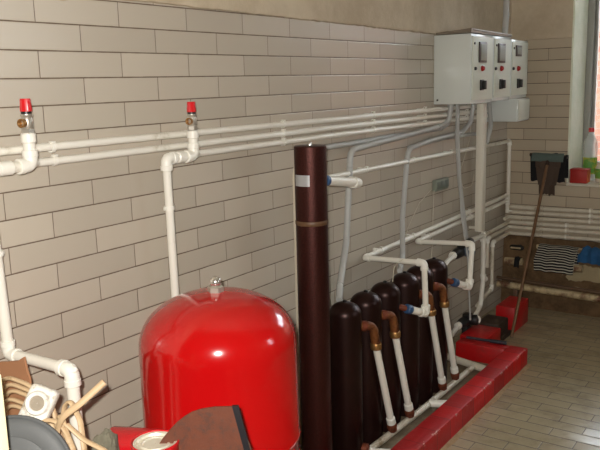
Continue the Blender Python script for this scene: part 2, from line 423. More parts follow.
# ------------------------------------------------------------------ upper pipes on the side wall
R1 = .0098
def wall_clips(th, ys, x, z, r):
    for y in ys: th.part('clip', clip(B(), x, y, z, r), 'ppr_fit')
g3 = 'three parallel supply pipes along the tiled side wall'
T = Thing('heating_pipe', 'uppermost of the three long white pipes on the side wall below the red capped valves', 'pipe', (.035, .4, 1.236))
T.part('pipe', sweep(B(), [(.035, -2.3, 1.243), (.035, 0, 1.2385), (.035, 1.2, 1.235), (.035, 3.20, 1.230)], R1), 'ppr')
wall_clips(T, (-1.2, -.012, .932, 1.56, 2.05, 2.55), .035, 1.2355, R1)
T = Thing('heating_pipe', 'middle of the three white parallel pipes, ending at the left red capped valve riser', 'pipe', (.035, .4, 1.205))
T.part('pipe', sweep(B(), [(.07, -.098, 1.204), (.035, -.06, 1.204), (.035, 1.2, 1.2045), (.035, 3.20, 1.1985)], R1, rad=.02), 'ppr')
wall_clips(T, (-.008, .932, 1.56, 2.05, 2.55), .035, 1.204, R1)
T = Thing('heating_pipe', 'lowest of the three white parallel pipes, starting at the right red capped valve riser', 'pipe', (.035, .5, 1.176))
T.part('pipe', sweep(B(), [(.07, .446, 1.174), (.035, .50, 1.1755), (.035, 1.2, 1.176), (.035, 3.20, 1.168)], R1, rad=.02), 'ppr')
wall_clips(T, (.932, 1.56, 2.05, 2.55), .035, 1.1745, R1)

RR = .0142
def riser(x, y, z0, ztop, far, label):
    T = Thing('riser_pipe', label, 'pipe', (x, y, z0))
    T.part('pipe', sweep(B(), [(x, y, z0+.012), (x, y, ztop)], RR), 'ppr')
    T.part('elbow', elbow(B(), (x, far, z0), (x, y, z0), (x, y, ztop), RR), 'ppr_fit')
    T.part('coupling', cyl(B(), (x, y, ztop-.024), (x, y, ztop), RR*1.18, n=20, bev=.003), 'ppr_fit')
    return T
def stub(T, p, q, r=RR*.92):
    T.part('side_pipe', sweep(B(), [p, q], r), 'ppr')
    m = V(p).lerp(V(q), .5); d = (V(q)-V(p)).normalized()
    T.part('coupling', cyl(B(), m-d*.018, m+d*.018, r*1.25, n=20, bev=.003), 'ppr_fit')

T1 = riser(.07, -.098, 1.204, 1.278, -.3, 'short white riser pipe with an elbow under the red capped valve nearest the left edge')
T2 = riser(.07, .446, 1.176, 1.248, .2, 'short white riser pipe with an elbow under the red capped valve above the tank')
# left downpipe: continues from the left riser, turns out of the wall and down behind the cable coil
stub(T1, (.07, -.128, 1.204), (.07, -.205, 1.204))
T = Thing('drain_pipe', 'thick white pipe at the left edge stepping outward from the wall behind the socket', 'pipe', (.285, -.2, 0))
A = [(.07, -.214, 1.204), (.07, -.202, .785), (.285, -.2, .788), (.285, -.192, 0)]
T.part('pipe', sweep(B(), [A[0], A[1]], .0125), 'ppr'); T.part('pipe', sweep(B(), [A[1], A[2]], .0128), 'ppr'); T.part('pipe', sweep(B(), [A[2], A[3]], .0142), 'ppr')
T.part('elbow', elbow(B(), (.07, -.15, 1.204), A[0], A[1], .0130), 'ppr_fit')
T.part('elbow', elbow(B(), A[0], A[1], A[2], .0128), 'ppr_fit')
T.part('elbow', elbow(B(), A[1], A[2], A[3], .0142), 'ppr_fit')
T.part('clip', clip(B(), .07, -.2085, 1.02, .0125, 'v'), 'ppr_fit')
# pipe down to the tank
T = Thing('expansion_pipe', 'thin white vertical pipe dropping from the right valve riser behind the red tank', 'pipe', (.07, .345, 0))
A = [(.07, .425, 1.176), (.07, .334, 1.178), (.07, .345, .003)]
T.part('pipe', sweep(B(), [A[0], A[1]], .0132), 'ppr'); T.part('pipe', sweep(B(), [A[1], A[2]], .0118), 'ppr')
T.part('elbow', elbow(B(), A[0], A[1], A[2], .0138), 'ppr_fit')
T.part('coupling', cyl(B(), (.07, .375, 1.177), (.07, .405, 1.1765), .0165, n=20, bev=.003), 'ppr_fit')
T.part('clip', clip(B(), .07, .335, 1.04, .0118, 'v'), 'ppr_fit')

def valve(x, y, z, label):
    T = Thing('safety_valve', label, 'valve', (x, y, z), 'red capped safety valves')
    bm = lathe(B(), [(.0115, 0), (.0150, .003), (.0150, .013), (.0115, .016)], (x, y, z), n=6)
    T.part('nut', bm, 'nickel', smooth=25)
    T.part('body', lathe(B(), [(.011, .014), (.0135, .018), (.0135, .034), (.0115, .040), (.014, .043), (.014, .047), (.010, .048)], (x, y, z), n=24), 'nickel')
    d = V((.30, -.95, .02)).normalized(); p = V((x, y, z+.027))
    bm = lathe(B(), [(.0075, .008), (.0085, .010), (.0100, .013), (.0100, .023), (.0072, .023), (.0070, .012)], p, d, 20)
    T.part('outlet', bm, 'brass')
    T.part('collar', cyl(B(), (x, y, z+.047), (x, y, z+.053), .0118, n=24), 'black')
    n = 24; bm = B(); pr = [(.0132, .053), (.0134, .056), (.0118, .079), (.0110, .0815), (.004, .0815)]
    rings = []
    for r, h in pr:
        rings.append([bm.verts.new((x+r*(1 if k % 2 or h > .08 else .94)*math.cos(2*PI*k/n), y+r*(1 if k % 2 or h > .08 else .94)*math.sin(2*PI*k/n), z+h)) for k in range(n)])
    for a, b in zip(rings, rings[1:]):
        for k in range(n): bm.faces.new((a[k], a[(k+1) % n], b[(k+1) % n], b[k]))
    bm.faces.new(list(reversed(rings[0]))); bm.faces.new(rings[-1])
    T.part('cap', bm, 'redcap', smooth=20)
valve(.07, -.098, 1.273, 'safety valve with ribbed red cap near the left edge of the wall')
valve(.07, .446, 1.247, 'safety valve with ribbed red cap on the riser above the red tank')

# ------------------------------------------------------------------ expansion tank
TX, TY, TR = .352, .194, .196
T = Thing('expansion_tank', 'large glossy red cylindrical expansion tank with a domed top', 'tank', (TX, TY, 0))
pr = [(.02, .075), (.10, .09), (.17, .13), (.195, .17), (TR, .21), (TR, .490), (TR+.003, .494), (TR+.003, .503), (TR, .507), (TR, .740)]
for k in range(1, 33):
    a = k/32*PI/2; c_, s_ = math.cos(a), math.sin(a)
    pr.append((max(.012, TR*c_**(2/2.25)), .735+.136*s_**(2/2.25)))
T.part('shell', lathe(B(), pr, (TX, TY, 0), n=96), 'tankred')
T.part('flange', lathe(B(), [(.052, .856), (.053, .8655), (.051, .868), (.02, .8725)], (TX, TY, 0), n=48), 'tankred')
T.part('fitting', lathe(B(), [(.020, .872), (.020, .884), (.017, .887)], (TX, TY, 0), n=6), 'nickel', smooth=25)
T.part('valve_cap', lathe(B(), [(.010, .885), (.0135, .890), (.0145, .897), (.0125, .905), (.006, .910)], (TX, TY, 0), n=24), 'chrome')
for k in range(3):
    a = k*2*PI/3+.5; c, s = math.cos(a)*.15, math.sin(a)*.15
    T.part('leg', box(B(), TX+c-.02, TX+c+.02, TY+s-.02, TY+s+.02, 0, .16, .003), 'tankred')

# ------------------------------------------------------------------ tall column
CX, CY, CR = .2, .852, .0525
T = Thing('buffer_column', 'tall narrow brown hammered metal column beside the red tank', 'boiler', (CX, CY, 0))
T.part('shell', lathe(B(), [(CR, 0), (CR, 1.172), (CR-.004, 1.175), (.01, 1.175)], (CX, CY, 0), n=64), 'boiler')
T.part('band', lathe(B(), [(CR+.0003, .918), (CR+.0016, .920), (CR+.0016, .931), (CR+.0003, .933)], (CX, CY, 0), n=64, caps=False), 'tan', label='tan tape band')
bm = B(); c0 = math.atan2(-1.157-CY, 1.551-CX)          # bearing of the doorway side, where the label faces
vs = []
for k in range(13):
    a = c0-1.15+k/12*1.08
    vs.append([bm.verts.new((CX+(CR+e)*math.cos(a), CY+(CR+e)*math.sin(a), z)) for e, z in ((.0002, 1.048), (.0012, 1.048), (.0012, 1.084), (.0002, 1.084))])
for a, b in zip(vs, vs[1:]):
    for k in range(4): bm.faces.new((a[k], a[(k+1) % 4], b[(k+1) % 4], b[k]))
bm.faces.new(vs[0]); bm.faces.new(list(reversed(vs[-1])))
T.part('label_plate', bm, 'silverlabel', label='silver rating plate')
T.part('air_vent', lathe(B(), [(.006, 1.174), (.006, 1.182), (.004, 1.186)], (CX, CY, 0), n=16), 'chrome')
T.part('nipple', cyl(B(), (.205, CY+.045, 1.057), (.205, CY+.076, 1.053), .0095, n=18), 'brass')

T = Thing('outlet_pipe', 'thick white pipe with a blue ring leaving the side of the tall brown column', 'pipe', (.205, .90, 1.055))
P = [(.205, CY+.060, 1.054), (.205, 1.150, 1.017), (.035, 1.150, 1.021)]
T.part('union', cyl(B(), (.205, CY+.072, 1.053), (.205, CY+.092, 1.050), .0185, n=24, bev=.003), 'blue', label='blue union ring')
T.part('pipe', sweep(B(), [(.205, CY+.088, 1.0505), P[1]], .0168), 'ppr')
T.part('elbow', elbow(B(), P[0], P[1], P[2], .0160), 'ppr_fit')
T.part('side_pipe', sweep(B(), [P[1], P[2], (.035, 3.215, 1.004), (.035, 3.215, .635)], R1*1.05, rad=.012), 'ppr')
T.part('elbow', elbow(B(), (.035, 3.0, 1.005), (.035, 3.215, 1.004), (.035, 3.215, .7), .0105), 'ppr_fit')
for y, z in ((1.50, 1.018), (1.93, 1.0145), (2.35, 1.011), (2.78, 1.0075)): T.part('clip', clip(B(), .035, y, z, R1), 'ppr_fit')

# ------------------------------------------------------------------ six small boilers
BX, BR = .2, .0600
def boiler_proto():
    T = Thing('tube_boiler', '', 'boiler', (BX, 1.05, 0))
    pr = [(BR, 0), (BR, .555)]
    for k in range(1, 11):
        a = k/10*PI/2*.96; pr.append((BR*math.cos(a), .555+.048*math.sin(a)))
    T.part('shell', lathe(B(), pr, (BX, 1.05, 0), n=48), 'boiler_smooth')
    T.part('terminal', lathe(B(), [(.008, .600), (.008, .606), (.004, .609)], (BX, 1.05, 0), n=12), 'black')
    return T
BT = boiler_proto()
by = [1.05, 1.20, 1.352, 1.520, 1.655, 1.803]
blab = ['short dark brown boiler tube nearest the tall column, first of the row of six',
        'second dark brown boiler tube from the tall column, just behind the nearest one',
        'third dark brown boiler tube from the tall column, carrying the nearer blue union',
        'fourth dark brown boiler tube from the tall column, behind the nearer blue union',
        'fifth dark brown boiler tube from the tall column, mostly hidden between its neighbours',
        'last dark brown boiler tube, farthest from the tall column, carrying the far blue union']
bg = 'row of six brown boiler tubes'
BT.o['label'] = blab[0]; BT.o['group'] = bg
roots = [BT.o]
bz = [0, .004, .003, 0, 0, .010]
for k in range(1, 6): roots.append(copy_tree(BT.o, (BX, by[k], 0), blab[k], bg))

def inlet(root, y, lab):
    """copper elbow on the boiler (a part of it) and the white drop pipe below it"""
    loc = root.location
    p0 = (BX+.046, y+.026, .512); p1 = (.277, y+.066, .506); p2 = (.280, y+.082, .428)
    def bp(name, bm, m, par):
        return link(name, bm, m, loc, par)
    e = bp('inlet_elbow', sweep(B(), [p0, p1, p2], .0165, 16, .04), 'rustybrass', root); e['label'] = 'rusty copper coloured elbow'
    bp('elbow_nut', lathe(B(), [(.0195, -.010), (.0215, -.006), (.0215, .011), (.0190, .015)], p2, (0, .05, -1), 10), 'brass', e)
    bp('spigot', cyl(B(), (BX+.050, y+.030, .5115), (BX+.062, y+.044, .509), .019, n=16), 'rustfit', e)
    T = Thing('drop_pipe', lab, 'pipe', (.285, y+.2, .05), 'white drop pipes in front of the brown boilers')
    a, b = V((.280, y+.085, .414)), V((.284, y+.186, .096))
    T.part('pipe', sweep(B(), [a, b], .0135), 'ppr')
    d = (b-a).normalized()
    T.part('coupling', cyl(B(), b-d*.012, b+d*.018, .0175, n=18, bev=.003), 'ppr_fit')
    T.part('tee', lathe(B(), [(.018, 0), (.020, .004), (.0195, .02), (.017, .035)], b+d*.016, d, 8), 'rustfit', label='rusty brown fitting')
for k, lab in ((0, 'white drop pipe falling from the copper elbow of the boiler nearest the tall column'), (1, 'second white drop pipe from the tall column, just right of the first one'),
               (3, 'third white drop pipe from the tall column, just below the nearer blue union'), (4, 'fourth white drop pipe, farthest from the tall column and nearest the red platform')):
    inlet(roots[k], by[k], lab)

struct('trim_7', box(B(), .0, .383, .4, 2.205, -.001, .004), 'screed')
T = Thing('manifold_pipe', 'white pipe lying along the floor between the boilers and the red kerb', 'pipe', (.29, 1.5, 0))
T.part('pipe', sweep(B(), [(.268, .98, .032), (.285, 1.55, .032), (.285, 2.08, .032)], .0135), 'ppr_old')
T.part('end_pipe', sweep(B(), [(.372, 2.055, .032), (.10, 2.135, .032)], .017), 'ppr_old')
for y in (1.075, 1.578):
    T.part('stub', sweep(B(), [(.285, y, .034), (.362, y+.030, .036)], .0165), 'ppr_fit')
T.part('side_valve', lathe(B(), [(.012, 0), (.02, .006), (.02, .03), (.012, .036)], (.245, 1.065, .045), (1, .3, 0), 12), 'rustfit')

# hot outlets with blue unions
def outlet(y, ywall, yend, zt, zwall, lab, zback):
    T = Thing('outlet_pipe', lab, 'pipe', (.30, y+.14, .45))
    u0 = V((BX+.050, y+.012, .508)); u1 = V((.282, y+.035, .497)); c = V((.312, y+.132, .457)); tp = V((.312, ywall+.005, zt)); w0 = V((.035, ywall+.02, zwall))
    d = (c-u1).normalized()
    T.part('nipple', cyl(B(), u0, u1, .012, n=16), 'rustfit')
    T.part('union', cyl(B(), u1-d*.012, u1+d*.016, .0188, n=24, bev=.003), 'blue', label='blue union ring')
    T.part('pipe', sweep(B(), [u1+d*.018, c], .0155), 'ppr'); T.part('pipe', sweep(B(), [c, tp], .0118), 'ppr')
    T.part('elbow', elbow(B(), u1, c, tp, .0145), 'ppr_fit')
    T.part('elbow', elbow(B(), c, tp, w0, .0125), 'ppr_fit')
    e = V((.035, 3.205, yend))
    T.part('pipe', sweep(B(), [tp, w0, e, (.035, 3.205, zback)], .0108, rad=.008), 'ppr')
    T.part('elbow', elbow(B(), tp, w0, e, .0108), 'ppr_fit')
    T.part('elbow', elbow(B(), w0, e, (.035, 3.205, zback-.05), .0108), 'ppr_fit')
    for yy in ((ywall+.16, 1.93, 2.6) if ywall < 1.7 else (2.10, 2.62)):
        zz = zwall+(yend-zwall)*(yy-ywall)/(3.205-ywall); T.part('clip', clip(B(), .035, yy, zz, .0108), 'ppr_fit')
outlet(1.352, 1.462, .682, .668, .655, 'white pipe rising from the nearer blue union then turning back to the wall', .606)
outlet(1.803, 1.955, .650, .650, .630, 'white pipe rising from the far blue union then turning back to the wall', .576)

# ------------------------------------------------------------------ pipes on the end wall
zb = [.606, .576, .545, .513, .483, .445]
names6 = ['topmost', 'second from the top', 'third from the top', 'fourth from the top', 'fifth from the top', 'lowest']
for i, z in enumerate(zb):
    T = Thing('return_pipe', '%s of the six white pipes stacked along the end wall' % names6[i], 'pipe', (.05, 3.23, z), 'six pipes on the end wall')
    y = 3.238; r = .0105
    zr = z+.012
    far = [(3.0, y, zr+.03)]
    if i < 2: pts = [(.035, 3.205, z+.004), (.05, y, z)] + far
    elif i == 2: pts = [(.035, 3.16, z), (.035, y, z)] + far
    else:
        yd = (2.80, 2.875, 2.955)[i-3]; zd = (.28, .31, .165)[i-3]
        pts = [(.04, yd, zd), (.04, yd, z-.005), (.035, y, z)] + far
        if i == 5: pts = [(.05, 2.70, .128)] + pts
    T.part('pipe', sweep(B(), pts, r, rad=.022), 'ppr_old')
    if i >= 3:
        T.part('elbow', elbow(B(), (.04, yd, z-.1), (.04, yd, z-.005), (.035, y, z), r), 'ppr_fit')
    if i == 5: T.part('elbow', elbow(B(), (.05, 2.70, .128), (.04, yd, zd), (.04, yd, z-.1), r), 'ppr_fit')
    cx = (.505, .505, .505, .375, .375, .375)[i]
    for x in (cx, cx+.9, cx+1.8):
        T.part('clip', clip(B(), x, y, z+.014*(x/1.0), r, YB), 'ppr_fit')

# ------------------------------------------------------------------ trunking, cross fitting, pumps
T = Thing('cable_trunking', 'tall off-white vertical trunking on the side wall below the control cabinets', 'trunking', (.06, 2.675, .56))
T.part('channel', box(B(), .050, .084, 2.648, 2.702, .56, 1.245, .003), 'trunk')
T.part('cover', box(B(), .084, .089, 2.650, 2.700, .56, 1.245, .0015), 'trunk')
for z in (.572, 1.225): T.part('bracket', box(B(), .0, .051, 2.688, 2.700, z-.007, z+.007, .002), 'trunk')
T = Thing('pump_header', 'white vertical pipe with tees coming down from the trunking to the pumps', 'pipe', (.06, 2.66, .13))
T.part('pipe', sweep(B(), [(.065, 2.745, .545), (.065, 2.75, .26), (.07, 2.70, .128), (.09, 2.58, .112)], .0125, rad=.012), 'ppr')
T.part('tee', elbow(B(), (.065, 2.745, .5), (.065, 2.75, .268), (.065, 2.85, .268), .0130), 'ppr_fit')
T.part('tee', elbow(B(), (.065, 2.5, .52), (.065, 2.746, .52), (.065, 2.746, .3), .0140), 'ppr_fit')
T.part('side_pipe', sweep(B(), [(.065, 2.746, .52), (.075, 2.54, .535)], .0135), 'ppr_fit')

def pump(x, y, z, L, lab, motor):
    T = Thing('circulation_pump', lab, 'pump', (x, y, z-.04))
    d = V((.0, 1, 0))
    T.part('union', lathe(B(), [(.012, -.052), (.019, -.048), (.019, -.030), (.012, -.026)], (x, y-L/2, z), d, 12), 'ppr_fit', label='white union')
    T.part('body', lathe(B(), [(.014, -.03), (.022, -.012), (.026, .01), (.026, L*.5), (.020, L*.5+.02), (.013, L*.5+.035)], (x, y-L/2, z), d, 28), 'blackrub')
    mo = T.part('motor', lathe(B(), [(.022, .0), (.028, .008), (.028, .042), (.022, .05)], (x+.012, y, z), (1, 0, .15), 28), motor)
    T.part('terminal_box', box(B(), x-.01, x+.03, y-.045, y+.0, z+.024, z+.042, .004), 'black')
    return T
T = pump(.10, 2.36, .515, .16, 'grey circulation pump on the wall behind the last boiler tube', 'motor')
T.part('stub', sweep(B(), [(.10, 2.26, .515), (.13, 2.10, .515), (.20, 1.86, .535)], .012, rad=.03), 'ppr_fit')
T.part('valve', lathe(B(), [(.014, 0), (.022, .008), (.022, .04), (.014, .05)], (.085, 2.475, .532), (-.1, 1, 0), 16), 'black')
T = pump(.10, 2.44, .130, .16, 'black circulation pump low on the wall near the red platform', 'blackrub')
T.part('hand_wheel', lathe(B(), [(.010, .0), (.021, .0), (.023, .004), (.021, .008), (.010, .008), (.010, .0)], (.152, 2.44, .138), (1, -.7, .1), 24, False), 'ppr_fit', label='white ring')
T.part('stub', sweep(B(), [(.10, 2.32, .130), (.13, 2.16, .130)], .0115), 'ppr_fit')
T.part('foot', box(B(), .085, .115, 2.40, 2.46, 0, .107, .003), 'blackrub')

# ------------------------------------------------------------------ control cabinets
def cabinet(y0, y1, x1, z0, z1, lab, disp, lamp, btn, sw, big=True):
    T = Thing('control_cabinet', lab, 'cabinet', (0, (y0+y1)/2, z0))
    T.part('case', box(B(), .001, x1, y0, y1, z0, z1, .004), 'cab')
    d = T.part('door', box(B(), x1, x1+.006, y0+.014, y1-.010, z0+.018, z1-.012, .002), 'cabdoor')
    X = x1+.006
    bm = B(); box(bm, X-.001, X+.007, disp[0]-.004, disp[1]+.004, disp[2]-.006, disp[3]+.006, .002)
    f = T.part('display', bm, 'frame', d)
    if True:
        T.part('display', box(B(), X+.006, X+.0085, disp[0]+.010, disp[1]-.004, disp[2]+.004, disp[3]-.004, .001), 'screen', d)
    c = (X, (lamp[0]+lamp[1])/2, 1.419)
    T.part('lamp', lathe(B(), [(.014, 0), (.014, .004), (.0115, .005), (.0115, .010), (.008, .013)], c, (1, 0, 0), 20), 'lamp', d, label='red indicator lamp')
    T.part('button', lathe(B(), [(.008, 0), (.008, .006), (.006, .009)], (X, sum(btn)/2, 1.418), (1, 0, 0), 16), 'black', d)
    bm = B(); cy = sum(sw)/2
    box(bm, X, X+.008, cy-.019, cy+.019, 1.316, 1.366, .002); box(bm, X+.006, X+.026, cy-.008, cy+.008, 1.320, 1.362, .003)
    T.part('switch', bm, 'black', d)
    T.part('lock', lathe(B(), [(.006, 0), (.006, .004), (.003, .005)], (X, y0+.030, z1-.045), (1, 0, 0), 12), 'frame', d)
    return T
T = cabinet(2.222, 2.504, .186, 1.254, 1.578, 'grey control cabinet nearest the viewer, its broad left side in view', (2.308, 2.392, 1.452, 1.536), (2.328, 2.372), (2.250, 2.272), (2.322, 2.366))
T.part('bolt', lathe(B(), [(.005, 0), (.005, .004)], (.022, 2.2225, 1.275), (0, -1, 0), 12), 'frame')
cabinet(2.508, 2.762, .186, 1.258, 1.576, 'middle grey control cabinet of the three on the wall', (2.560, 2.648, 1.452, 1.535), (2.586, 2.630), (2.516, 2.538), (2.580, 2.632))
cabinet(2.766, 3.035, .186, 1.262, 1.568, 'farthest grey control cabinet of the three, above the small plain grey box', (2.826, 2.900, 1.488, 1.532), (2.842, 2.886), (2.776, 2.796), (2.840, 2.900))
T = Thing('switch_box', 'small plain grey box hanging below the farthest control cabinet', 'electrical box', (.1, 2.95, 1.137))
T.part('case', box(B(), .001, .196, 2.862, 3.06, 1.137, 1.2605, .004), 'cab')
T.part('cover', box(B(), .196, .201, 2.872, 3.05, 1.145, 1.2525, .002), 'cabdoor')
T = Thing('cable_tray', 'grey brown metal tray lying on top of the control cabinets', 'tray', (.08, 2.5, 1.58))
bm = B()
vs = [bm.verts.new(c) for c in ((.016, 2.215, 1.5795), (.192, 2.212, 1.580), (.192, 2.755, 1.578), (.016, 2.755, 1.578), (.016, 2.215, 1.588), (.192, 2.212, 1.600), (.192, 2.755, 1.590), (.016, 2.755, 1.588))]
for f in ((0, 3, 2, 1), (4, 5, 6, 7), (0, 1, 5, 4), (1, 2, 6, 5), (2, 3, 7, 6), (3, 0, 4, 7)): bm.faces.new([vs[k] for k in f])
T.part('plate', bm, 'tray')
T.part('lip', sweep(B(), [(.188, 2.24, 1.594), (.188, 2.755, 1.586)], .006, 8), 'tray')

# conduits
def conduit(lab, pts, r, rad, name='cable_conduit', m='conduit', ridged=.05, cat='conduit', group=None):
    return solo(name, sweep(B(), pts, r, 12, rad, ridged=ridged), m, lab, cat, pts[0], group)
conduit('grey conduit rising from the control cabinets up the plaster to the ceiling', [(.12, 2.850, 1.5685), (.12, 2.868, 1.70), (.10, 2.93, CZ-.002)], .0165, .05, ridged=0)
conduit('grey conduit dropping behind the first boiler tube beside the tall column', [(.155, 1.085, .592), (.12, 1.15, .63), (.05, 1.315, .76), (.034, 1.375, 1.04), (.034, 1.385, 1.110), (.034, 1.55, 1.118), (.034, 2.20, 1.148), (.05, 2.292, 1.170), (.06, 2.30, 1.253)], .0125, .045)
conduit('grey conduit dropping behind the fourth boiler tube from a bend below the cabinets', [(.165, 1.545, .600), (.09, 1.72, .62), (.04, 1.815, .76), (.034, 1.872, 1.02), (.034, 1.892, 1.070), (.034, 2.1, 1.090), (.034, 2.50, 1.105), (.05, 2.575, 1.15), (.06, 2.585, 1.253)], .0115, .045)
conduit('grey conduit hanging straight down from the nearest cabinet to the pumps', [(.05, 2.40, 1.253), (.05, 2.40, 1.07), (.05, 2.435, .86), (.055, 2.53, .53), (.06, 2.53, .46)], .0105, .06)
conduit('thin grey cable hanging past the upper pump down to the lower pump', [(.06, 2.375, 1.253), (.075, 2.36, 1.07), (.105, 2.33, .72), (.145, 2.33, .48), (.145, 2.37, .155)], .0048, .06, ridged=0, cat='cable', name='grey_cable')
conduit('straight grey conduit running along the wall behind the top of the tall column', [(.016, 1.20, 1.1315), (.016, 1.6, 1.134), (.016, 2.28, 1.137), (.03, 2.34, 1.16), (.03, 2.345, 1.253)], .0105, .03)
conduit('lower grey conduit curving along the wall towards the trunking', [(.014, 1.93, 1.072), (.014, 2.35, 1.088), (.014, 2.725, 1.080)], .0095, .03)
conduit('grey conduit in the gap between the trunking and the farthest cabinet', [(.075, 2.76, 1.253), (.07, 2.81, 1.12), (.045, 2.815, 1.02)], .012, .04)
T = Thing('junction_box', 'small grey green junction box on the tiles between two grey conduits', 'electrical box', (.015, 2.26, .86))
T.part('base', box(B(), .0, .022, 2.215, 2.365, .832, .888, .003), 'boxgrey')
for k in range(3): T.part('cover', box(B(), .022, .028, 2.225+.046*k, 2.263+.046*k, .843, .878, .002), 'boxface')
def wire(lab, pts, r=.0015, m='wire', name='white_wire', rad=.05):
    return solo(name, sweep(B(), pts, r, 8, rad), m, lab, 'wire', pts[0])
wire('thin white cable running straight down the wall left of the tall column', [(.012, 1.075, 1.15), (.012, 1.035, 1.09), (.012, 1.022, 1.05), (.012, 1.016, .02)], .0042)
wire('thin white wire drooping from the junction box down to the boiler tubes', [(.012, 2.21, .84), (.012, 2.20, .70), (.015, 2.19, .60), (.05, 2.1, .52)])
wire('thin white wire sagging in an arc left of the junction box', [(.01, 2.19, .85), (.01, 2.05, .80), (.01, 1.93, .70), (.012, 1.90, .66)])
wire('thin white wire looping down from the cabinets beside the trunking', [(.02, 2.66, 1.255), (.02, 2.64, 1.06), (.012, 2.52, .88), (.012, 2.58, .80), (.012, 2.70, .80), (.012, 2.725, .86)])
wire('thin white wire hanging over the third boiler tube', [(.22, 1.462, .672), (.222, 1.385, .664), (.220, 1.378, .600)])

# ------------------------------------------------------------------ red kerb, platform and block
def slab(name, lab, x0, x1, y0, y1, h, cat, bev=.006, cuts=24, m='redpaint'):
    bm = box(B(), x0, x1, y0, y1, -.002, h, bev, 2)
    bmesh.ops.subdivide_edges(bm, edges=[e for e in bm.edges if e.calc_length() > .3], cuts=cuts)
    for v in bm.verts:
        if v.co.z > .01: v.co += V((noise.noise(v.co*17)*.0025, 0, noise.noise(v.co*14+V((5, 0, 0)))*.002))
    return solo(name, bm, m, lab, cat, ((x0+x1)/2, (y0+y1)/2, 0))
slab('red_kerb', 'long red painted kerb running along the floor in front of the boilers', .382, .470, .45, 2.292, .088, 'kerb', m='redkerb')
bm = B(); n_ = 70; rows = []
for i in range(n_+1):
    y = .45+1.85*i/n_; k = .018+.008*noise.noise(V((y*9, 0, 3)))
    rows.append([bm.verts.new(q) for q in ((.469, y, -.001), (.469, y, .007), (.470+k*.6, y, .005), (.470+k, y, -.001))])
for a, b in zip(rows, rows[1:]):
    for k in range(4): bm.faces.new((a[k], a[(k+1) % 4], b[(k+1) % 4], b[k]))
bm.faces.new(rows[0]); bm.faces.new(list(reversed(rows[-1])))
struct('trim_6', bm, 'cement')
bm = box(B(), .135, .380, 2.205, 2.292, -.002, .086, .006); box(bm, .120, .262, 2.2925, 2.50, -.002, .094, .006)
solo('red_platform', bm, 'redpaint', 'low red painted platform closing the far end of the kerb against the wall', 'platform', (.24, 2.3, 0))
slab('red_plinth', 'red painted block in the far corner beside the broom handle', .150, .258, 2.722, 2.955, .140, 'plinth')
bm = box(B(), .10, .252, 2.515, 2.70, 0, .022, .003)
box(bm, .12, .24, 2.53, 2.68, .022, .10, .01)
solo('dark_box', bm, 'darkwood', 'dark brown box in the gap between the red platform and the red block', 'box', (.2, 2.6, 0))
bm = B(); a, b = V((.17, 2.262, .0985)), V((.366, 2.285, .0955))
sweep(bm, [a, a.lerp(b, .55), b], .0075, 8, sx=1.2, sy=.9); cyl(bm, b-(b-a)*.4, b, .0095, n=10)
solo('slate_bar', bm, 'slate', 'dark slate coloured bar lying on the red platform', 'bar', (.266, 2.27, .086))

# ------------------------------------------------------------------ end wall clutter
bm = sweep(B(), [(.005, 3.135, .188), (.6, 3.125, .176), (2.6, 3.10, .15)], .0095)
T = Thing('iron_pipe', 'thin brown pipe low along the end wall, just above the thick flaking one', 'pipe', (.4, 3.13, .18)); T.part('pipe', bm, 'brownpipe')
for x in (.08, .75, 1.6): T.part('bracket', box(B(), x-.008, x+.008, 3.13, YB-.01, .160, .170, .002), 'brownpipe')
T = Thing('iron_pipe', 'thick cream painted iron pipe with rusty flaking paint low along the end wall', 'pipe', (.4, 3.13, .14))
T.part('pipe', sweep(B(), [(.005, 3.15, .146), (.6, 3.14, .136), (2.6, 3.12, .11)], .021, 20), 'oldpipe')
for x in (.12, .8, 1.7): T.part('bracket', box(B(), x-.012, x+.012, 3.13, 3.16, -.001, .125, .002), 'brownpipe')
T = Thing('iron_pipe', 'short cream iron pipe with an open end sticking out below the blue rag', 'pipe', (.46, 3.13, .30))
T.part('pipe', sweep(B(), [(.405, 3.13, .298), (.502, 3.128, .300)], .021, 20), 'oldpipe')
T.part('bracket', box(B(), .44, .46, 3.14, YB-.01, .27, .29, .002), 'brownpipe')
T = Thing('iron_pipe', 'short cream iron pipe end at the corner behind the black cloth', 'pipe', (.08, 3.13, .30))
T.part('pipe', sweep(B(), [(.055, 3.13, .297), (.158, 3.13, .301)], .021, 20), 'oldpipe')
T.part('bracket', box(B(), .07, .09, 3.14, YB-.01, .27, .29, .002), 'brownpipe')
T = Thing('stop_valve', 'small dark valve with a cream handle in the far corner', 'valve', (.09, 3.17, .36))
T.part('body', lathe(B(), [(.010, -.04), (.016, -.03), (.016, .03), (.010, .04)], (.105, 3.185, .372), (1, 0, 0), 14), 'blackrub')
T.part('stem', cyl(B(), (.105, 3.185, .37), (.105, YB-.01, .365), .012, n=10), 'blackrub')
T.part('handle', box(B(), .075, .135, 3.158, 3.170, .368, .378, .003), 'oldpipe')
T = Thing('iron_pipe', 'rail of old pipe on the end wall from which the striped and blue cloths hang', 'pipe', (.45, 3.2, .385))
T.part('pipe', sweep(B(), [(.222, 3.195, .388), (.72, 3.195, .392)], .0125, 16), 'oldpipe')
for x in (.236, .468, .70): T.part('bracket', box(B(), x-.007, x+.007, 3.195, YB-.01, .380, .390, .001), 'brownpipe')

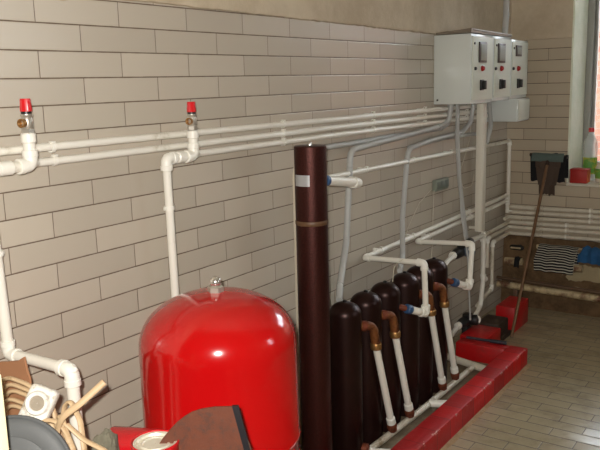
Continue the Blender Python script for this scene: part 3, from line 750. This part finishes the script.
def drape(x0, x1, path, nx=26, amp=.006, freq=28, ragged_amt=.01, seed=0, thick=.003, curl=0.0):
    """cloth sheet following a (y,z) path across x, wavy and given a real thickness; UV v runs along the path"""
    bm = B(); uv = bm.loops.layers.uv.new('UVMap'); P = [V((0, y, z)) for y, z in path]; Q = fillet(P, .02, 5)
    R_ = [Q[0]]
    for a, b in zip(Q, Q[1:]):
        k = max(1, int((b-a).length/.012)); R_ += [a.lerp(b, (i+1)/k) for i in range(k)]
    L = [0.0]
    for a, b in zip(R_, R_[1:]): L.append(L[-1]+(b-a).length)
    g = []
    for i in range(nx+1):
        s = i/nx; row = []
        for j, q in enumerate(R_):
            d = (R_[min(j+1, len(R_)-1)]-R_[max(j-1, 0)]).normalized(); nrm = V((0, d.z, -d.y))
            h = abs(j/len(R_)-.3)
            off = amp*(math.sin(s*freq+seed+j*.06)+noise.noise(V((s*5, j*.07, seed)))*1.0)*min(1, .25+h*2)
            e = ragged_amt*noise.noise(V((s*5, seed+3, 0)))*(j/len(R_))
            xx = x0+(x1-x0)*s+ragged_amt*.5*noise.noise(V((j*.08+s*2, seed, 1)))+curl*(s-.5)*(j/len(R_))
            row.append(bm.verts.new(q+V((xx, 0, e))+nrm*off))
        g.append(row)
    for i in range(nx):
        for j in range(len(R_)-1):
            f = bm.faces.new((g[i][j], g[i+1][j], g[i+1][j+1], g[i][j+1]))
            for lp, (a, b) in zip(f.loops, ((i, j), (i+1, j), (i+1, j+1), (i, j+1))): lp[uv].uv = (a/nx, L[b]/.25)
    bmesh.ops.recalc_face_normals(bm, faces=bm.faces)
    bm.normal_update(); fs = bm.faces[:]; nn = {v: v.normal.copy() for v in bm.verts}
    d = bmesh.ops.duplicate(bm, geom=fs+bm.edges[:]+bm.verts[:]); vm = d['vert_map']
    bmesh.ops.reverse_faces(bm, faces=[f for f in d['geom'] if isinstance(f, bmesh.types.BMFace)])
    for v, n_ in nn.items(): vm[v].co -= n_*thick
    for e in [e for f in fs for e in f.edges if e.is_boundary]:
        if not e.is_boundary: continue
        a, b = e.verts; bm.faces.new((b, a, vm[a], vm[b]))
    return bm
solo('striped_cloth', drape(.240, .462, [(3.212, .30), (3.210, .395), (3.195, .411), (3.165, .400), (3.088, .33), (3.088, .268)], seed=1, freq=9, amp=.003), 'stripe', 'black cloth with thin white stripes draped on the pipes by the end wall', 'cloth', (.35, 3.15, .27))
solo('blue_rag', drape(.482, .640, [(3.212, .32), (3.210, .400), (3.195, .416), (3.160, .412), (3.120, .385), (3.112, .338)], seed=4, freq=19, amp=.010, ragged_amt=.03), 'bluecloth', 'crumpled blue rag hanging on the pipe at the right under the end wall pipes', 'rag', (.56, 3.15, .33))
solo('black_rag', drape(.118, .150, [(3.158, .285), (3.156, .316), (3.130, .332), (3.104, .318), (3.098, .272)], nx=8, seed=6, freq=5, amp=.004, ragged_amt=.012), 'blackcloth', 'small black rag hung over the pipe end in the far corner', 'rag', (.134, 3.13, .27))

T = Thing('mop', 'wooden handled mop standing upside down against the end wall', 'mop', (.271, 2.633, 0))
T.part('handle', sweep(B(), [(.271, 2.640, .004), (.276, 3.180, .908)], .0085, 14), 'pole')
T.part('crossbar', sweep(B(), [(.165, 3.196, .930), (.380, 3.192, .922)], .0095, 12), 'darkwood')
T.part('socket', cyl(B(), (.2758, 3.160, .874), (.276, 3.182, .910), .0125, n=16), 'darkwood')
solo('black_shorts', drape(.166, .384, [(3.214, .80), (3.214, .925), (3.195, .939), (3.178, .925), (3.184, .778)], seed=8, freq=9, amp=.006, ragged_amt=.03, curl=-.02), 'blackcloth', 'black cloth hung wide over the mop crossbar', 'cloth', (.275, 3.2, .79))
solo('brown_rag', drape(.205, .352, [(3.170, .905), (3.168, .86), (3.166, .76), (3.170, .705)], seed=12, freq=7, amp=.004, ragged_amt=.02, curl=-.06), 'greycloth', 'brown grey rag in front of the black cloth on the mop', 'rag', (.275, 3.17, .70))
solo('green_hem', drape(.184, .364, [(3.186, .939), (3.172, .930), (3.164, .905), (3.166, .896)], seed=13, freq=7, amp=.002, ragged_amt=.004), 'teal', 'grey green strip of cloth folded over the mop crossbar', 'cloth', (.275, 3.165, .88))

# ------------------------------------------------------------------ sill items
S0 = WZ0+.0102
T = Thing('carton', 'red carton with an orange end at the left of the window sill', 'box', (.43, 3.315, S0))
T.part('body', box(B(), .376, .470, 3.27, 3.345, S0, S0+.078, .004), 'redbox'); T.part('end_panel', box(B(), .470, .472, 3.274, 3.341, S0+.004, S0+.074), 'orangebox'); T.part('lid', box(B(), .374, .4725, 3.268, 3.347, S0+.070, S0+.082, .003), 'redbox')
bx_, by_ = .447, 3.425
T = Thing('bottle', 'clear plastic bottle with a red cap on the window sill behind the red carton', 'bottle', (bx_, by_, S0))
T.part('body', lathe(B(), [(.020, 0), (.034, .004), (.038, .016), (.038, .10), (.036, .12), (.038, .15), (.039, .205), (.034, .235), (.020, .262), (.013, .275), (.013, .287)], (bx_, by_, S0), n=32), 'pet')
T.part('label_sleeve', lathe(B(), [(.0384, .040), (.0392, .042), (.0392, .135), (.0384, .137)], (bx_, by_, S0), n=32, caps=False), 'label', label='green and yellow label')
T.part('cap', lathe(B(), [(.0155, .284), (.0160, .288), (.0160, .304), (.0145, .307)], (bx_, by_, S0), n=24), 'redcap')
jx, jy = .535, 3.36
T = Thing('jar', 'pale jar with a green label at the right end of the visible sill', 'jar', (jx, jy, S0))
T.part('body', lathe(B(), [(.034, 0), (.040, .004), (.040, .085), (.030, .10), (.028, .108)], (jx, jy, S0), n=32), 'sill')
T.part('label_sleeve', lathe(B(), [(.0403, .025), (.0408, .026), (.0408, .08), (.0403, .081)], (jx, jy, S0), n=32, caps=False), 'label')
T.part('lid', lathe(B(), [(.033, .106), (.034, .108), (.034, .120), (.032, .122)], (jx, jy, S0), n=32), 'sill')

# ------------------------------------------------------------------ foreground bench and the clutter on it
TZ = .56
T = Thing('workbench', 'low wooden bench in the foreground left of the red tank', 'bench', (.6, -.33, 0))
T.part('top', box(B(), .325, .86, -.46, -.06, TZ-.03, TZ, .003), 'wood')
for x in (.36, .825):
    for y in (-.44, -.09): T.part('leg', box(B(), x-.02, x+.02, y-.02, y+.02, 0, TZ-.03, .002), 'wood')
# cream board at the very left
solo('painted_board', box(B(), .455, .503, -.530, -.498, 0, .928, .003), 'paintwood', 'cream painted upright board at the lower left edge of the picture', 'board', (.48, -.51, 0))
CAM = V((1.55099936, -1.15690235, 1.37070457)); YAW, PITCH, ROLL, FPX = .608132367, .185915052, -.0274248494, 751.12175
def plane(pos, nrm, up):
    n = V(nrm).normalized(); u = V(up).cross(n).normalized(); v = n.cross(u)
    return Matrix(((u.x, v.x, n.x, pos[0]), (u.y, v.y, n.y, pos[1]), (u.z, v.z, n.z, pos[2]), (0, 0, 0, 1)))
def xf(bm, mt):
    bmesh.ops.transform(bm, matrix=mt, verts=bm.verts[:]); return bm
# grey lid leaning back, its round edge up
mt = plane((.362, -.405, .664), (.54, -.78, .24), (0, 0, 1)); k = 1.17
T = Thing('plastic_disc', 'dark grey rounded plastic disc leaning below the white socket', 'disc', (.365, -.40, TZ))
T.part('cover', xf(lathe(B(), [(.0005, .016), (.04*k, .0155), (.062*k, .0145), (.064*k, .0132), (.066*k, .0140), (.084*k, .010), (.091*k, .006), (.094*k, .0), (.094*k, -.010), (.085*k, -.012), (.0005, -.006)], n=64, caps=False), mt), 'greylid')
T.part('rim', xf(lathe(B(), [(.0935*k, -.006), (.0965*k, -.003), (.0965*k, .003), (.0935*k, .006)], n=64, caps=False), mt), 'greylid')
# socket
mt = plane((.336, -.326, .770), (.55, -.74, .38), (.30, .21, .93))
T = Thing('socket_outlet', 'grubby white surface mounted power socket lying on the beige cable coil', 'socket', (.32, -.31, .72))
T.part('case', xf(box(B(), -.028, .028, -.040, .036, -.034, .0, .009, 3), mt), 'socketwhite')
T.part('rim', xf(lathe(B(), [(.0135, -.001), (.0150, .005), (.0215, .006), (.0250, -.001)], (0, .003, 0), n=32, caps=False), mt), 'socketwhite')
T.part('recess', xf(lathe(B(), [(.0005, .0015), (.0150, .0015)], (0, .003, 0), n=32, caps=False), mt), 'socketdark', label='grimy recess')
T.part('screw', xf(lathe(B(), [(.0035, 0), (.0035, .002), (.0005, .002)], (-.003, -.030, 0), n=12), mt), 'socketdark')
# beige cable
T = Thing('cable_coil', 'tangle of beige flat cable under the white socket at the lower left', 'cable', (.38, -.30, TZ))
def cab(name, pts, r=.0048, sx=1.35, sy=.75, rad=.05):
    T.part(name, sweep(B(), pts, r, 12, rad, sx, sy, 8), 'beigecable')
cab('loop', [(.40, -.345, .57), (.380, -.317, .725), (.400, -.318, .757), (.425, -.295, .779), (.452, -.253, .816)], .0050, .85, 1.35, .07)
cab('loop', [(.33, -.27, .70), (.348, -.270, .752), (.362, -.267, .762), (.395, -.273, .731), (.420, -.288, .682), (.43, -.30, .565)], rad=.03)
cab('loop', [(.345, -.29, .70), (.371, -.300, .752), (.390, -.305, .718), (.406, -.302, .679), (.41, -.31, .57)])
cab('loop', [(.345, -.325, .74), (.38, -.312, .742), (.398, -.30, .70), (.38, -.315, .665), (.355, -.33, .69)], rad=.03)
cab('loop', [(.395, -.305, .735), (.428, -.293, .706), (.476, -.277, .687), (.50, -.27, .65), (.51, -.27, .567)])
for i in range(5):
    dz = -.0155*i; dy = .004*(i % 3)
    cab('loop', [(.16-.004*i, -.325+dy, .015), (.165, -.32+dy, .70+dz), (.200, -.306+dy, .797+dz), (.262, -.292+dy, .784+dz), (.315, -.276+dy, .752+dz), (.345, -.285+dy, .66+dz*.6), (.36, -.33+dy*2, .566)], .0050, 1.25, .85, .06)
def lump(c, r, h, seed, amp=.35):
    bm = B(); bmesh.ops.create_icosphere(bm, subdivisions=4, radius=1.0)
    for v in bm.verts:
        n_ = noise.noise(v.co*1.7+V((seed, 0, 0)))*amp+noise.noise(v.co*5+V((0, seed, 0)))*amp*.45
        q = v.co*(1+n_); v.co = V((c[0]+q.x*r, c[1]+q.y*r, c[2]+max(0, (q.z+1)*.5)*h))
    return bm
solo('mossy_rag', lump((.440, -.254, TZ), .028, .146, 3), 'rag', 'crumpled grey green rag beside the free end of the beige cable', 'rag', (.444, -.252, TZ))
# tins
T = Thing('paint_tin', 'small red tin with a shiny metal lid at the bottom edge of the picture', 'tin', (.562, -.235, TZ))
T.part('body', lathe(B(), [(.043, 0), (.0445, .003), (.0445, .148), (.046, .150), (.046, .155), (.0435, .156), (.0425, .150), (.0425, .02)], (.562, -.235, TZ), n=48, caps=False), 'canred')
T.part('lid', lathe(B(), [(.0005, .1495), (.022, .1495), (.024, .1515), (.027, .1515), (.029, .149), (.034, .149), (.036, .153), (.0415, .154), (.042, .150)], (.562, -.235, TZ), n=48, caps=False), 'tinlid', label='shiny metal lid')
T = Thing('red_canister', 'red canister lying behind the tin, beside the crumpled rag', 'canister', (.45, -.17, TZ))
T.part('body', lathe(B(), [(.02, 0), (.050, .006), (.060, .02), (.060, .16), (.054, .172), (.02, .178)], (.372, -.205, TZ+.060), (.90, .40, 0), 40), 'canred')
T.part('neck', cyl(B(), (.5305, -.1345, TZ+.060), (.546, -.1275, TZ+.060), .014, n=20), 'black')
# rusty plate with a dark edge
mt = plane((.637, -.169, .775), (.57, -.80, .15), (0, 0, 1))
def outline(pts, t0, t1):
    bm = B(); f = [bm.verts.new((u, v, t1)) for u, v in pts]; b = [bm.verts.new((u, v, t0)) for u, v in pts]; n = len(pts)
    bm.faces.new(f); bm.faces.new(list(reversed(b)))
    for k in range(n): bm.faces.new((f[k], b[k], b[(k+1) % n], f[(k+1) % n]))
    return bm
T = Thing('rusty_plate', 'rusty brown steel plate with curved top and dark right edge before the red tank', 'plate', (.65, -.165, TZ))
arc = [(-.128, -.213), (-.118, -.13), (-.104, -.083), (-.085, -.057), (-.070, -.040), (-.057, -.027), (-.042, -.016), (-.028, -.008), (-.010, -.003), (.014, 0), (.048, .0), (.080, -.075), (.108, -.213)]
T.part('blade', xf(outline(arc, -.002, .002), mt), 'rustplate')
T.part('edge_strip', xf(outline([(.048, .001), (.060, .001), (.078, -.075), (.112, -.213), (.098, -.213), (.066, -.075)], -.005, .005), mt), 'darkedge', label='dark folded edge')
bm = B(); f = []
for x, z in ((.11, 0), (.215, 0), (.214, .772), (.206, .790), (.200, .818), (.180, .806), (.14, .796), (.11, .79)): f.append((x, z))
vs = [[bm.verts.new((x, y+(.02*(z-.4)), z)) for x, z in f] for y in (-.262, -.257)]
bm.faces.new(vs[0]); bm.faces.new(list(reversed(vs[1])))
for k in range(len(f)): bm.faces.new((vs[0][k], vs[1][k], vs[1][(k+1) % len(f)], vs[0][(k+1) % len(f)]))
solo('cardboard_sheet', bm, 'carton', 'torn brown cardboard sheet standing against the white pipe at the left edge', 'cardboard', (.16, -.26, 0))

# ------------------------------------------------------------------ light: the camera flash and daylight through the window
cd = V((-math.sin(YAW)*math.cos(PITCH), math.cos(YAW)*math.cos(PITCH), -math.sin(PITCH))); rt = V((math.cos(YAW), math.sin(YAW), 0)); up = rt.cross(cd)
r2 = rt*math.cos(ROLL)+up*math.sin(ROLL); u2 = up*math.cos(ROLL)-rt*math.sin(ROLL)
L = bpy.data.lights.new('camera_flash', 'SPOT'); L.energy = 165; L.spot_size = math.radians(130); L.spot_blend = .6; L.shadow_soft_size = .012; L.color = (1.0, .96, .90)
lo = bpy.data.objects.new('camera_flash', L); COL.objects.link(lo); lo.location = CAM-r2*.035+u2*.035
lo.rotation_euler = cd.to_track_quat('-Z', 'Y').to_euler()
W = bpy.data.worlds.new('World'); SC.world = W; W.use_nodes = True
bg = W.node_tree.nodes['Background']; bg.inputs[0].default_value = (.82, .92, 1.0, 1); bg.inputs[1].default_value = 11.0

# ------------------------------------------------------------------ camera
c = bpy.data.cameras.new('camera'); c.sensor_width = 36; c.lens = FPX/600*36; c.clip_start = .05
co = bpy.data.objects.new('camera', c); COL.objects.link(co)
co.matrix_world = Matrix(((r2.x, u2.x, -cd.x, CAM.x), (r2.y, u2.y, -cd.y, CAM.y), (r2.z, u2.z, -cd.z, CAM.z), (0, 0, 0, 1)))
SC.camera = co
SC.view_settings.view_transform = 'Standard'; SC.view_settings.look = 'None'; SC.view_settings.exposure = 0; SC.view_settings.gamma = 1
SC.view_settings.use_curve_mapping = False
